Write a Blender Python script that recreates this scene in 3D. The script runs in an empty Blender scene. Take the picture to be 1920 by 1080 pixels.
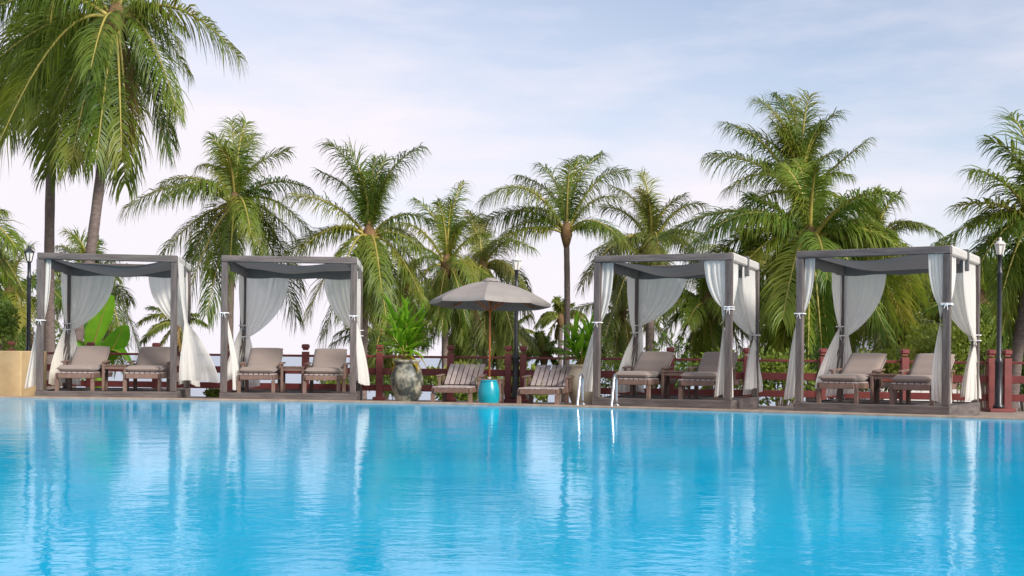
import bpy, bmesh, math, random
import numpy as np
from mathutils import Vector, Matrix
R = math.radians
rng = np.random.default_rng(7)
random.seed(7)
sc = bpy.context.scene
C = sc.collection

# ------------------------------------------------------------------ camera
F, HC, ROLL, HY = 2300.0, 0.83, 0.0102, 671.0       # focal (px at 1920 wide), eye height, roll, horizon row
cam = bpy.data.cameras.new('camera'); co = bpy.data.objects.new('camera', cam); C.objects.link(co)
cam.sensor_width = 36; cam.lens = 36 * F / 1920; cam.shift_y = (HY - 540) / 1920
cam.clip_start = 0.05; cam.clip_end = 20000
co.matrix_world = Matrix.Translation((0, 0, HC)) @ Matrix.Rotation(math.pi/2, 4, 'X') @ Matrix.Rotation(ROLL, 4, 'Z')
sc.camera = co

# ------------------------------------------------------------------ sky and sun
SUN_EL, SUN_AZ = 28, 135          # azimuth clockwise from +Y: behind the viewer, to the right
wd = bpy.data.worlds.new('World'); sc.world = wd; wd.use_nodes = True
nt = wd.node_tree; N = nt.nodes; L = nt.links; N.clear()
out = N.new('ShaderNodeOutputWorld'); mix = N.new('ShaderNodeMixShader')
bg = N.new('ShaderNodeBackground'); bg2 = N.new('ShaderNodeBackground')
sky = N.new('ShaderNodeTexSky'); sky.sky_type = 'NISHITA'; sky.sun_disc = False
sky.sun_elevation = R(SUN_EL); sky.sun_rotation = R(SUN_AZ); sky.dust_density = 0.6; sky.ozone_density = 2.0; sky.altitude = 0
L.new(sky.outputs[0], bg.inputs[0]); bg.inputs[1].default_value = 0.122
tc = N.new('ShaderNodeTexCoord'); mp = N.new('ShaderNodeMapping'); mp.inputs['Scale'].default_value = (2.2, 1.6, 9)
mp.inputs['Rotation'].default_value = (0, R(6), R(20))
nz = N.new('ShaderNodeTexNoise'); nz.inputs['Scale'].default_value = 1.5; nz.inputs['Detail'].default_value = 7; nz.inputs['Roughness'].default_value = .58
L.new(tc.outputs['Generated'], mp.inputs[0]); L.new(mp.outputs[0], nz.inputs['Vector'])
sep = N.new('ShaderNodeSeparateXYZ'); L.new(tc.outputs['Generated'], sep.inputs[0])
mr = N.new('ShaderNodeMapRange'); mr.inputs['From Min'].default_value = .38; mr.inputs['From Max'].default_value = .66
mr.inputs['To Min'].default_value = 0; mr.inputs['To Max'].default_value = .46; L.new(nz.outputs[0], mr.inputs[0])
el = N.new('ShaderNodeMapRange'); el.inputs['From Min'].default_value = 0.0; el.inputs['From Max'].default_value = .36
el.inputs['To Min'].default_value = .93; el.inputs['To Max'].default_value = .20; lx = N.new('ShaderNodeMath'); lx.operation = 'MULTIPLY_ADD'; lx.inputs[1].default_value = .34; L.new(sep.outputs[0], lx.inputs[0]); L.new(sep.outputs[2], lx.inputs[2]); L.new(lx.outputs[0], el.inputs[0])   # the thin cloud lies thicker towards the left
ad = N.new('ShaderNodeMath'); ad.operation = 'ADD'; ad.use_clamp = True; L.new(mr.outputs[0], ad.inputs[0]); L.new(el.outputs[0], ad.inputs[1])
bg2.inputs[0].default_value = (.75, .71, .77, 1); bg2.inputs[1].default_value = 1.0
L.new(ad.outputs[0], mix.inputs[0]); L.new(bg.outputs[0], mix.inputs[1]); L.new(bg2.outputs[0], mix.inputs[2]); L.new(mix.outputs[0], out.inputs[0])

sun = bpy.data.lights.new('sun', 'SUN'); so = bpy.data.objects.new('sun', sun); C.objects.link(so)
sun.energy = 3.6; sun.angle = R(14); sun.color = (1, .95, .88)
d = Vector((math.sin(R(SUN_AZ))*math.cos(R(SUN_EL)), math.cos(R(SUN_AZ))*math.cos(R(SUN_EL)), math.sin(R(SUN_EL))))
so.rotation_euler = d.to_track_quat('Z', 'Y').to_euler()
vs = sc.view_settings; vs.view_transform = 'Standard'; vs.look = 'None'; vs.exposure = 0.38; vs.gamma = 1
sc.cycles.max_bounces = 8; sc.cycles.transparent_max_bounces = 12

# ------------------------------------------------------------------ helpers
def px(x, y, Y):
    """point at depth Y that the photograph shows at pixel x, y"""
    dx, dy = x - 960, y - HY
    c, s = math.cos(ROLL), math.sin(ROLL)
    return Vector(((dx*c + dy*s)/F*Y, Y, HC - (dy*c - dx*s)/F*Y))

def tag(o, label=None, cat=None, group=None, kind=None):
    for k, v in (('label', label), ('category', cat), ('group', group), ('kind', kind)):
        if v: o[k] = v
    return o
def empty(name, loc, rz=0, label=None, cat=None, group=None):
    o = bpy.data.objects.new(name, None); C.objects.link(o); o.location = loc; o.rotation_euler = (0, 0, rz)
    o.empty_display_size = .2
    return tag(o, label, cat, group)
def link(name, me, parent=None, m=None):
    o = bpy.data.objects.new(name, me); C.objects.link(o)
    if parent: o.parent = parent
    return o
def copy_tree(o, parent=None):
    c = o.copy(); C.objects.link(c); c.parent = parent
    for ch in list(o.children): copy_tree(ch, c)
    return c

_boxc = {}
def boxdata(sx, sy, sz, bev):
    k = (round(sx, 4), round(sy, 4), round(sz, 4), bev)
    if k not in _boxc:
        bm = bmesh.new(); bmesh.ops.create_cube(bm, size=1)
        bmesh.ops.scale(bm, vec=(sx, sy, sz), verts=bm.verts)
        if bev: bmesh.ops.bevel(bm, geom=bm.edges[:], offset=bev, segments=1, affect='EDGES', profile=.5)
        bm.verts.index_update()
        _boxc[k] = ([tuple(v.co) for v in bm.verts], [[v.index for v in f.verts] for f in bm.faces]); bm.free()
    return _boxc[k]

class MB:
    def __init__(s): s.v = []; s.f = []
    def add(s, vs, fs, M=None):
        n = len(s.v); s.v += [tuple(M @ Vector(v)) for v in vs] if M else [tuple(v) for v in vs]
        s.f += [[i + n for i in f] for f in fs]; return s
    def box(s, c, size, bev=.006, rot=None):
        M = Matrix.Translation(c)
        if rot is not None: M = M @ rot.to_4x4()
        vs, fs = boxdata(*size, bev); return s.add(vs, fs, M)
    def bar(s, a, b, w, h, bev=.004, up=(0, 0, 1)):
        a, b = Vector(a), Vector(b); d = (b - a); l = d.length; d.normalize()
        x = d.cross(Vector(up)); 
        if x.length < 1e-3: x = Vector((1, 0, 0))
        x.normalize(); z = x.cross(d)
        M = Matrix(((x.x, d.x, z.x), (x.y, d.y, z.y), (x.z, d.z, z.z)))
        return s.box((a + b)/2, (w, l, h), bev, M)
    def tube(s, pts, rad, n=8, cap=True):
        pts = [Vector(p) for p in pts]; m = len(pts); rad = rad if hasattr(rad, '__len__') else [rad]*m
        base = len(s.v); ref = None
        for i, p in enumerate(pts):
            t = (pts[min(i+1, m-1)] - pts[max(i-1, 0)]).normalized()
            if ref is None: ref = t.orthogonal().normalized()
            ref = (ref - t*ref.dot(t)).normalized(); b = t.cross(ref)
            for k in range(n):
                a = 2*math.pi*k/n; s.v.append(tuple(p + (ref*math.cos(a) + b*math.sin(a))*rad[i]))
        for i in range(m-1):
            for k in range(n):
                s.f.append([base+i*n+k, base+i*n+(k+1) % n, base+(i+1)*n+(k+1) % n, base+(i+1)*n+k])
        if cap: s.f.append([base+k for k in range(n)][::-1]); s.f.append([base+(m-1)*n+k for k in range(n)])
        return s
    def lathe(s, prof, n=24, c=(0, 0, 0)):
        base = len(s.v); m = len(prof)
        for r, z in prof:
            for k in range(n):
                a = 2*math.pi*k/n; s.v.append((c[0]+r*math.cos(a), c[1]+r*math.sin(a), c[2]+z))
        for i in range(m-1):
            for k in range(n):
                s.f.append([base+i*n+k, base+i*n+(k+1) % n, base+(i+1)*n+(k+1) % n, base+(i+1)*n+k])
        s.f.append([base+k for k in range(n)][::-1]); s.f.append([base+(m-1)*n+k for k in range(n)])
        return s
    def mesh(s, name, m, smooth=False):
        me = bpy.data.meshes.new(name); me.from_pydata(s.v, [], s.f); me.materials.append(m)
        if smooth: me.polygons.foreach_set('use_smooth', [True]*len(me.polygons))
        me.update(); return me
    def build(s, name, m, parent=None, smooth=False):
        return link(name, s.mesh(name, m, smooth), parent)

# ------------------------------------------------------------------ materials
def mat(name, col, rough=.6, noise=0, scale=6, col2=None, bump=0, bscale=40, metal=0, spec=.5, stretch=(1, 1, 1), rnd=0, sheen=0):
    m = bpy.data.materials.new(name); m.use_nodes = True; t = m.node_tree; b = t.nodes['Principled BSDF']
    b.inputs['Base Color'].default_value = (*col, 1); b.inputs['Roughness'].default_value = rough
    b.inputs['Metallic'].default_value = metal; b.inputs['Specular IOR Level'].default_value = spec
    if sheen: b.inputs['Sheen Weight'].default_value = sheen
    tc = t.nodes.new('ShaderNodeTexCoord'); mp = t.nodes.new('ShaderNodeMapping'); mp.inputs['Scale'].default_value = stretch
    t.links.new(tc.outputs['Object'], mp.inputs[0]); last = None
    if col2:
        n = t.nodes.new('ShaderNodeTexNoise'); n.inputs['Scale'].default_value = scale; n.inputs['Detail'].default_value = 6; n.inputs['Roughness'].default_value = .65
        t.links.new(mp.outputs[0], n.inputs['Vector'])
        r = t.nodes.new('ShaderNodeValToRGB'); r.color_ramp.elements[0].position = .32; r.color_ramp.elements[1].position = .68
        r.color_ramp.elements[0].color = (*col, 1); r.color_ramp.elements[1].color = (*col2, 1)
        t.links.new(n.outputs[0], r.inputs[0]); last = r.outputs[0]
        t.links.new(last, b.inputs['Base Color'])
    if rnd:
        oi = t.nodes.new('ShaderNodeObjectInfo'); h = t.nodes.new('ShaderNodeHueSaturation')
        q = t.nodes.new('ShaderNodeMapRange'); q.inputs['To Min'].default_value = 1-rnd; q.inputs['To Max'].default_value = 1+rnd
        t.links.new(oi.outputs['Random'], q.inputs[0]); t.links.new(q.outputs[0], h.inputs['Value'])
        if last: t.links.new(last, h.inputs['Color'])
        else: h.inputs['Color'].default_value = (*col, 1)
        t.links.new(h.outputs[0], b.inputs['Base Color'])
    if bump:
        n2 = t.nodes.new('ShaderNodeTexNoise'); n2.inputs['Scale'].default_value = bscale; n2.inputs['Detail'].default_value = 4
        t.links.new(mp.outputs[0], n2.inputs['Vector'])
        bp = t.nodes.new('ShaderNodeBump'); bp.inputs['Strength'].default_value = bump; bp.inputs['Distance'].default_value = .01
        t.links.new(n2.outputs[0], bp.inputs['Height']); t.links.new(bp.outputs[0], b.inputs['Normal'])
    return m

def leafmat(name, c1, c2, c3=None, trans=.35, rough=.45, scale=.8):
    """foliage: diffuse + translucent + weak gloss; the hue differs from frond to frond and drifts along it"""
    m = bpy.data.materials.new(name); m.use_nodes = True; t = m.node_tree; n = t.nodes; n.clear(); l = t.links
    o = n.new('ShaderNodeOutputMaterial'); oi = n.new('ShaderNodeObjectInfo'); tc = n.new('ShaderNodeTexCoord')
    nz = n.new('ShaderNodeTexNoise'); nz.inputs['Scale'].default_value = scale; nz.inputs['Detail'].default_value = 3
    l.new(tc.outputs['Object'], nz.inputs['Vector'])
    a = n.new('ShaderNodeMath'); a.operation = 'MULTIPLY_ADD'; a.inputs[1].default_value = .55
    l.new(oi.outputs['Random'], a.inputs[0]); 
    b = n.new('ShaderNodeMath'); b.operation = 'MULTIPLY_ADD'; b.inputs[1].default_value = 1.4; b.inputs[2].default_value = -.48
    l.new(nz.outputs[0], b.inputs[0]); l.new(b.outputs[0], a.inputs[2])
    r = n.new('ShaderNodeValToRGB'); e = r.color_ramp.elements; e[0].position = .12; e[0].color = (*c1, 1); e[1].position = .62; e[1].color = (*c2, 1)
    if c3: q = e.new(.95); q.color = (*c3, 1)
    l.new(a.outputs[0], r.inputs[0])
    pb = n.new('ShaderNodeBsdfPrincipled'); pb.inputs['Roughness'].default_value = rough; pb.inputs['Specular IOR Level'].default_value = .35
    tr = n.new('ShaderNodeBsdfTranslucent'); mx = n.new('ShaderNodeMixShader'); mx.inputs[0].default_value = trans
    hs = n.new('ShaderNodeHueSaturation'); hs.inputs['Value'].default_value = 1.5; hs.inputs['Hue'].default_value = .48; l.new(r.outputs[0], hs.inputs['Color'])
    l.new(r.outputs[0], pb.inputs['Base Color']); l.new(hs.outputs[0], tr.inputs[0])
    l.new(pb.outputs[0], mx.inputs[1]); l.new(tr.outputs[0], mx.inputs[2]); l.new(mx.outputs[0], o.inputs[0])
    return m

M = {}
M['wood'] = mat('weathered_wood', (.078, .061, .058), .75, col2=(.148, .121, .113), scale=5, stretch=(1, 1, 1), bump=.35, bscale=30, rnd=.12)
for ax, st in (('x', (.12, 1, 1)), ('y', (1, .12, 1)), ('z', (1, 1, .12))):
    M['wood_'+ax] = mat('weathered_wood_'+ax, (.06, .046, .043), .78, col2=(.165, .135, .122), scale=16, stretch=st, bump=.5, bscale=40, rnd=.16)
M['teak'] = mat('teak', (.13, .075, .055), .6, col2=(.21, .13, .10), scale=8, bump=.2, bscale=30, rnd=.12)
M['slat'] = mat('sun_bleached_slats', (.33, .265, .25), .65, col2=(.46, .38, .36), scale=10, bump=.2, rnd=.15)
M['cushion'] = mat('taupe_fabric', (.23, .175, .145), .9, col2=(.29, .225, .19), scale=60, bump=.25, bscale=300, sheen=.2, rnd=.06)
M['umbrella'] = mat('umbrella_canvas', (.26, .228, .205), .9, col2=(.32, .285, .26), scale=2.5, bump=.15, bscale=200)
M['fence'] = mat('red_brown_paint', (.15, .027, .024), .5, col2=(.23, .052, .044), scale=4, bump=.15, rnd=.12)
M['black'] = mat('black_painted_iron', (.012, .012, .016), .35, col2=(.03, .03, .035), scale=20)
M['lampglass'] = mat('milky_lamp_glass', (.72, .68, .62), .25)
M['steel'] = mat('brushed_steel', (.52, .52, .54), .33, metal=1)
M['pole'] = mat('varnished_pole', (.42, .13, .035), .4, col2=(.52, .19, .06), scale=8, stretch=(1, 1, .2))
M['polecollar'] = mat('white_collar', (.6, .58, .55), .5)
M['jar1'] = mat('mossy_glazed_clay', (.045, .055, .048), .45, col2=(.38, .35, .27), scale=4.2, bump=.4, bscale=12)
for e_, p_ in zip([n_ for n_ in M['jar1'].node_tree.nodes if n_.type == 'VALTORGB'][0].color_ramp.elements, (.44, .60)): e_.position = p_
M['jar2'] = mat('cream_clay', (.42, .34, .22), .7, col2=(.55, .48, .36), scale=4, bump=.3, bscale=14)
M['soil'] = mat('soil', (.05, .035, .025), .95)
M['drum'] = mat('turquoise_glaze', (.0, .23, .30), .3, col2=(.0, .30, .37), scale=6)
M['stucco'] = mat('tan_stucco', (.46, .32, .16), .9, col2=(.56, .41, .22), scale=3, bump=.3, bscale=80)
M['coping'] = mat('coping_stone', (.24, .165, .12), .8, col2=(.36, .27, .20), scale=5, bump=.3)
M['deck'] = mat('deck_paving', (.24, .18, .14), .85, col2=(.36, .29, .23), scale=3, bump=.3)
M['bark'] = mat('palm_bark', (.10, .072, .064), .9, col2=(.21, .16, .14), scale=7, stretch=(1, 1, 3), bump=.6, bscale=10, rnd=.15)
M['fibre'] = mat('palm_fibre', (.13, .075, .035), .95, col2=(.24, .14, .06), scale=10, bump=.5)
M['coconut'] = mat('coconut_husk', (.20, .13, .035), .6, col2=(.14, .13, .035), scale=6)
M['dry'] = mat('dry_thatch', (.22, .15, .085), .9, col2=(.30, .22, .13), scale=8)
M['midrib'] = mat('frond_midrib', (.24, .22, .045), .5, col2=(.38, .30, .06), scale=1.2, rnd=.25)
M['frond'] = leafmat('palm_frond', (.06, .115, .014), (.155, .21, .024), (.27, .25, .04))
M['frond_b'] = leafmat('palm_frond_light', (.08, .155, .02), (.195, .265, .03), (.33, .31, .05))
M['frond_far'] = leafmat('palm_frond_olive', (.09, .135, .026), (.18, .215, .04), (.29, .26, .06))
M['frond_dry'] = leafmat('palm_frond_dry', (.12, .085, .03), (.24, .16, .05), (.34, .25, .09), trans=.25)
M['bush'] = leafmat('bush_leaf', (.045, .095, .014), (.11, .175, .024), (.19, .23, .04), scale=1.5)
M['bush_y'] = leafmat('bush_leaf_light', (.09, .15, .02), (.18, .24, .03), (.30, .30, .05), scale=1.5)
M['lance'] = leafmat('lance_leaf', (.11, .27, .012), (.22, .45, .025), (.34, .55, .04), trans=.4)
M['lance_old'] = leafmat('yellowing_leaf', (.25, .20, .02), (.42, .28, .03), None, trans=.4)
M['banana'] = leafmat('banana_leaf', (.07, .21, .012), (.14, .34, .02), (.22, .42, .03), trans=.45, scale=2)
M['grass'] = mat('garden_ground', (.07, .10, .025), .95, col2=(.15, .14, .06), scale=.6, bump=.4, bscale=6)
M['sand'] = mat('pale_sand', (.5, .44, .36), .95, col2=(.6, .54, .46), scale=.4)
M['render'] = mat('white_render', (.62, .58, .56), .9, col2=(.72, .68, .66), scale=.8)
M['rooftile'] = mat('red_roof', (.30, .06, .04), .8, col2=(.4, .1, .06), scale=3)
M['glassdark'] = mat('window_glass', (.03, .05, .07), .1)
M['rail_blue'] = mat('blue_rail', (.10, .20, .26), .5)

def cloth(name, col, trans, transp=.08):
    m = bpy.data.materials.new(name); m.use_nodes = True; t = m.node_tree; n = t.nodes; n.clear(); l = t.links
    o = n.new('ShaderNodeOutputMaterial'); df = n.new('ShaderNodeBsdfDiffuse'); tr = n.new('ShaderNodeBsdfTranslucent'); tp = n.new('ShaderNodeBsdfTransparent')
    df.inputs[0].default_value = (*col, 1); tr.inputs[0].default_value = (*col, 1)
    tc = n.new('ShaderNodeTexCoord'); w = n.new('ShaderNodeTexNoise'); w.inputs['Scale'].default_value = 9; w.inputs['Detail'].default_value = 5
    mp = n.new('ShaderNodeMapping'); mp.inputs['Scale'].default_value = (1, 1, .15); l.new(tc.outputs['Object'], mp.inputs[0]); l.new(mp.outputs[0], w.inputs['Vector'])
    bp = n.new('ShaderNodeBump'); bp.inputs['Strength'].default_value = .4; bp.inputs['Distance'].default_value = .02; l.new(w.outputs[0], bp.inputs['Height']); l.new(bp.outputs[0], df.inputs['Normal'])
    a = n.new('ShaderNodeMixShader'); a.inputs[0].default_value = trans; b = n.new('ShaderNodeMixShader'); b.inputs[0].default_value = transp
    l.new(df.outputs[0], a.inputs[1]); l.new(tr.outputs[0], a.inputs[2]); l.new(a.outputs[0], b.inputs[1]); l.new(tp.outputs[0], b.inputs[2]); l.new(b.outputs[0], o.inputs[0])
    return m
M['curtain'] = cloth('sheer_white_cotton', (.95, .925, .875), .52, .11)
M['roofcloth'] = cloth('grey_canvas', (.19, .187, .183), .35, 0)
M['tie'] = mat('white_cord', (.75, .73, .72), .8)

def water_material():
    m = bpy.data.materials.new('pool_water'); m.use_nodes = True; t = m.node_tree; n = t.nodes; n.clear(); l = t.links
    o = n.new('ShaderNodeOutputMaterial'); tc = n.new('ShaderNodeTexCoord')
    def noise(scale, sx, sy, detail=3):
        mp = n.new('ShaderNodeMapping'); mp.inputs['Scale'].default_value = (sx, sy, 1); mp.inputs['Rotation'].default_value = (0, 0, R(8))
        z = n.new('ShaderNodeTexNoise'); z.inputs['Scale'].default_value = scale; z.inputs['Detail'].default_value = detail
        l.new(tc.outputs['Object'], mp.inputs[0]); l.new(mp.outputs[0], z.inputs['Vector']); return z
    big, mid, small = noise(.9, .6, 1, 1), noise(3.2, .7, 1, 2), noise(12, .8, 1, 3)
    def bump(src, dist, prev=None):
        b = n.new('ShaderNodeBump'); b.inputs['Strength'].default_value = 1; b.inputs['Distance'].default_value = dist
        l.new(src.outputs[0], b.inputs['Height'])
        if prev: l.new(prev.outputs[0], b.inputs['Normal'])
        return b
    b1 = bump(big, .0035); b2 = bump(mid, .003, b1); b3 = bump(small, .0018, b2)
    fr = n.new('ShaderNodeFresnel'); fr.inputs[0].default_value = 1.33; l.new(b3.outputs[0], fr.inputs['Normal'])
    tint = noise(.5, 1, 1, 4); rp = n.new('ShaderNodeValToRGB')
    rp.color_ramp.elements[0].position = .3; rp.color_ramp.elements[0].color = (0, .40, .67, 1)
    rp.color_ramp.elements[1].position = .7; rp.color_ramp.elements[1].color = (0, .50, .80, 1); l.new(tint.outputs[0], rp.inputs[0])
    df = n.new('ShaderNodeBsdfDiffuse'); l.new(rp.outputs[0], df.inputs[0])
    gl = n.new('ShaderNodeBsdfGlossy'); gl.inputs['Roughness'].default_value = .04; gl.inputs[0].default_value = (1, 1, 1, 1); l.new(b3.outputs[0], gl.inputs['Normal'])
    mx = n.new('ShaderNodeMixShader'); cp = n.new('ShaderNodeMath'); cp.operation = 'MULTIPLY'; cp.inputs[1].default_value = .76; l.new(fr.outputs[0], cp.inputs[0]); l.new(cp.outputs[0], mx.inputs[0]); l.new(df.outputs[0], mx.inputs[1]); l.new(gl.outputs[0], mx.inputs[2]); l.new(mx.outputs[0], o.inputs[0])
    return m
M['water'] = water_material()
def sea_material():
    m = mat('sea_water', (.30, .36, .42), .3, bump=.5, bscale=.8); return m
M['sea'] = sea_material()

# ------------------------------------------------------------------ setting: pool, deck, ground, sea
ZC = .13                                        # top of the raised pool edge
edge_pts = [(-16, 19.9), (-12, 19.85), (-8.22, 19.7), (-5.0, 19.55), (-2.17, 19.2), (.955, 18.3), (3.57, 17.1), (6.6, 15.7), (9.5, 14.3), (14, 12.1)]
def smooth_line(p, n=8):
    p = np.array(p, float); outp = []
    for i in range(len(p)-1):
        a, b, c_, d_ = p[max(i-1, 0)], p[i], p[i+1], p[min(i+2, len(p)-1)]
        for k in range(n):
            t = k/n; outp.append(.5*((2*b)+(-a+c_)*t+(2*a-5*b+4*c_-d_)*t*t+(-a+3*b-3*c_+d_)*t**3))
    outp.append(p[-1]); return np.array(outp)
edge = smooth_line(edge_pts)
tang = np.gradient(edge, axis=0); tang /= np.linalg.norm(tang, axis=1)[:, None]
nor = np.stack([-tang[:, 1], tang[:, 0]], 1)      # away from the water
def strip(offs, zs, name, m):
    b = MB(); k = len(offs)
    for i in range(len(edge)):
        for o_, z in zip(offs, zs): q = edge[i] + nor[i]*o_; b.v.append((q[0], q[1], z))
    for i in range(len(edge)-1):
        for j in range(k-1): b.f.append([i*k+j, (i+1)*k+j, (i+1)*k+j+1, i*k+j+1])
    return b.build(name, m)
strip([0, 0, .012, .21, .222, .222], [-1.4, ZC-.012, ZC, ZC, ZC-.012, -.05], 'pool_coping', M['coping'])['kind'] = 'structure'
b = MB(); n_e = len(edge)
b.v = [(x, y, ZC-.03) for x, y in edge] + [(x, 1.2, ZC-.03) for x, y in edge]
b.f = [[i, n_e+i, n_e+i+1, i+1] for i in range(n_e-1)]
tag(b.build('pool_water', M['water']), kind='structure')
b = MB(); b.box((0, -3.4, -.1), (40, 9.2, .2+2*ZC), .02); tag(b.build('near_deck', M['deck']), kind='structure')
# deck behind the pool, ending just past the fence
fence_pts = [(-15, 24.9), (-9.54, 24.5), (-2.52, 23.4), (.07, 22.9), (2.9, 22.5), (5.55, 21.9), (8.2, 21.0), (10.5, 20.1), (15, 18.2)]
fence_line = smooth_line(fence_pts)
def fence_at(xpx):
    for i in range(len(fence_line)-1):
        a, c_ = fence_line[i], fence_line[i+1]
        k = (xpx-960)/F
        fa, fc = a[0]-k*a[1], c_[0]-k*c_[1]
        if fa*fc <= 0:
            t = fa/(fa-fc); return Vector((*(a+(c_-a)*t), 0))
b = MB()
fl = np.array([fence_line[int(round(i*(len(fence_line)-1)/(n_e-1)))] for i in range(n_e)])
for i in range(n_e):
    q = edge[i] + nor[i]*.218; w = fl[i] + np.array([.1, .35])
    b.v += [(q[0], q[1], 0), (w[0], w[1], 0), (w[0], w[1], -1.2)]
for i in range(n_e-1): b.f += [[3*i, 3*i+3, 3*i+4, 3*i+1], [3*i+1, 3*i+4, 3*i+5, 3*i+2]]
tag(b.build('deck', M['deck']), kind='structure')
# garden falling away to the beach, then the sea to the horizon
b = MB(); xs = np.linspace(-140, 140, 57); ys = np.array([18, 24, 26, 30, 36, 44, 54, 66, 80])
for y in ys:
    for x in xs:
        base = np.interp(y, [18, 24, 27, 36, 54, 80], [-.9, -.9, -1.2, -2.0, -3.0, -4.4])
        rise = .9*max(0, min(1, (x-1)/8))*np.interp(y, [18, 24, 40, 80], [1, 1, .9, .1])
        b.v.append((x, y, base + rise*.7 + .12*math.sin(x*.7)*math.cos(y*.5)))
nx = len(xs)
for j in range(len(ys)-1):
    for i in range(nx-1): b.f.append([j*nx+i, j*nx+i+1, (j+1)*nx+i+1, (j+1)*nx+i])
tag(b.build('ground', M['grass'], smooth=True), kind='structure')
b = MB(); b.v = [(-9000, 60, -4), (9000, 60, -4), (9000, 15000, -4), (-9000, 15000, -4)]; b.f = [[0, 1, 2, 3]]
tag(b.build('sea', M['sea']), kind='structure')

# ------------------------------------------------------------------ fence
fence = empty('fence', (0, 0, 0), 0, 'low red-brown wooden fence with capped posts along the back of the deck', 'fence')
pb = MB(); pb.box((0, 0, .44), (.13, .13, .94), .008); post_me = pb.mesh('post', M['fence'])
cb = MB(); cb.box((0, 0, .012), (.096, .096, .03), 0); cb.box((0, 0, .07), (.142, .142, .09), .022); cap_me = cb.mesh('cap', M['fence'])
fb = MB(); fb.box((0, 0, .03), (.24, .24, .06), .01); foot_me = fb.mesh('base', M['fence'])
post_px = [-130, 20, 66, 170, 293, 433, 573, 712, 845, 953, 981, 1118, 1257, 1400, 1543, 1696, 1858, 1888, 2030]
pp = [fence_at(x) for x in post_px]
for q in pp:
    p = link('post', post_me, fence); p.location = q
    c_ = link('cap', cap_me, p); c_.location = (0, 0, .94); f_ = link('base', foot_me, p)
for a, c_ in zip(pp[:-1], pp[1:]):
    for z, w, h in ((.83, .04, .045), (.545, .05, .13), (.235, .05, .12)):
        r_ = MB(); u = (c_-a).normalized()*.066
        r_.bar(a+u+Vector((0, 0, z)), c_-u+Vector((0, 0, z)), w, h, .006); r_.build('rail', M['fence'], fence)

# ------------------------------------------------------------------ canopy cabanas
W, D, H, P = 2.15, 2.23, 2.5, .2
def curtain(parent, top0, top1, tie, ztop, ztie, zbot, bc, bdir, bw, pl=6, seed=0, amp=.02, free_drop=.0, tw=.085):
    """cloth hung along top0-top1 (top0 at the post), gathered at the tie, falling to bc +- bdir*bw/2"""
    r_ = np.random.default_rng(seed); nu, n1, n2 = 48, 22, 20
    top0, top1, tie, bc, bdir = [np.array(q, float) for q in (top0, top1, tie, bc, bdir)]
    span = top1-top0; sl = np.linalg.norm(span); sd = span/max(sl, 1e-6); no = np.array([-sd[1], sd[0]]); bd = bdir/np.linalg.norm(bdir); nb = np.array([-bd[1], bd[0]])
    u = np.linspace(0, 1, nu); ph = r_.uniform(0, 6); wob = .6*np.sin(2.3*u*2*np.pi+ph)
    pleat = np.sin(2*np.pi*pl*u + ph + wob); pleat2 = np.cos(2*np.pi*(pl*.62)*u + ph*2)
    V = []
    K = tie[None] + (u[:, None]-.5)*sd[None]*tw
    T = top0[None] + u[:, None]*span[None]
    for i in range(n1):
        t = i/(n1-1); s = t**(1.25+1.15*u)
        q = T*(1-s[:, None]) + K*s[:, None] + no[None]*((amp*(1-.35*t))*(pleat+.4*pleat2)*(.35+.65*min(1, t*3)))[:, None]
        z = ztop + (ztie - free_drop*u*0 - ztop)*t - free_drop*u*t*t*(1-t)*2
        V.append(np.column_stack([q, z]))
    B = bc[None] + (u[:, None]-.5)*bd[None]*bw
    for i in range(1, n2+1):
        t = i/n2; s = 1-(1-t)**1.6
        q = K*(1-s) + B*s + nb[None]*(amp*(.65+.9*t)*(pleat+.5*pleat2*t))[:, None] + bd[None]*(.02*np.sin(5*t+ph)*t)
        z = np.full(nu, ztie + (zbot-ztie)*t) + .03*t*np.sin(u*3+ph)
        V.append(np.column_stack([q, z]))
    b = MB(); b.v = [tuple(x) for x in np.concatenate(V)]; nv = n1+n2
    b.f = [[j*nu+i, j*nu+i+1, (j+1)*nu+i+1, (j+1)*nu+i] for j in range(nv-1) for i in range(nu-1)]
    o = b.build('curtain', M['curtain'], parent, True)
    return o
def tie_band(parent, c, z):
    b = MB(); h = .07
    ring = [(c[0]+sx*h, c[1]+sy*h, z) for sx, sy in ((-1, -1), (1, -1), (1, 1), (-1, 1), (-1, -1))]
    for a, q in zip(ring[:-1], ring[1:]): b.bar(a, q, .008, .018, .002)
    b.box((c[0]+.01, c[1]-h-.012, z-.004), (.032, .014, .026), .004); b.bar((c[0]+.01, c[1]-h-.014, z), (c[0]+.03, c[1]-h-.02, z-.08), .010, .006, .002)
    b.bar((c[0]-.0, c[1]-h-.014, z), (c[0]-.025, c[1]-h-.018, z-.06), .010, .006, .002)
    b.build('tie_band', M['tie'], parent)

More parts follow.
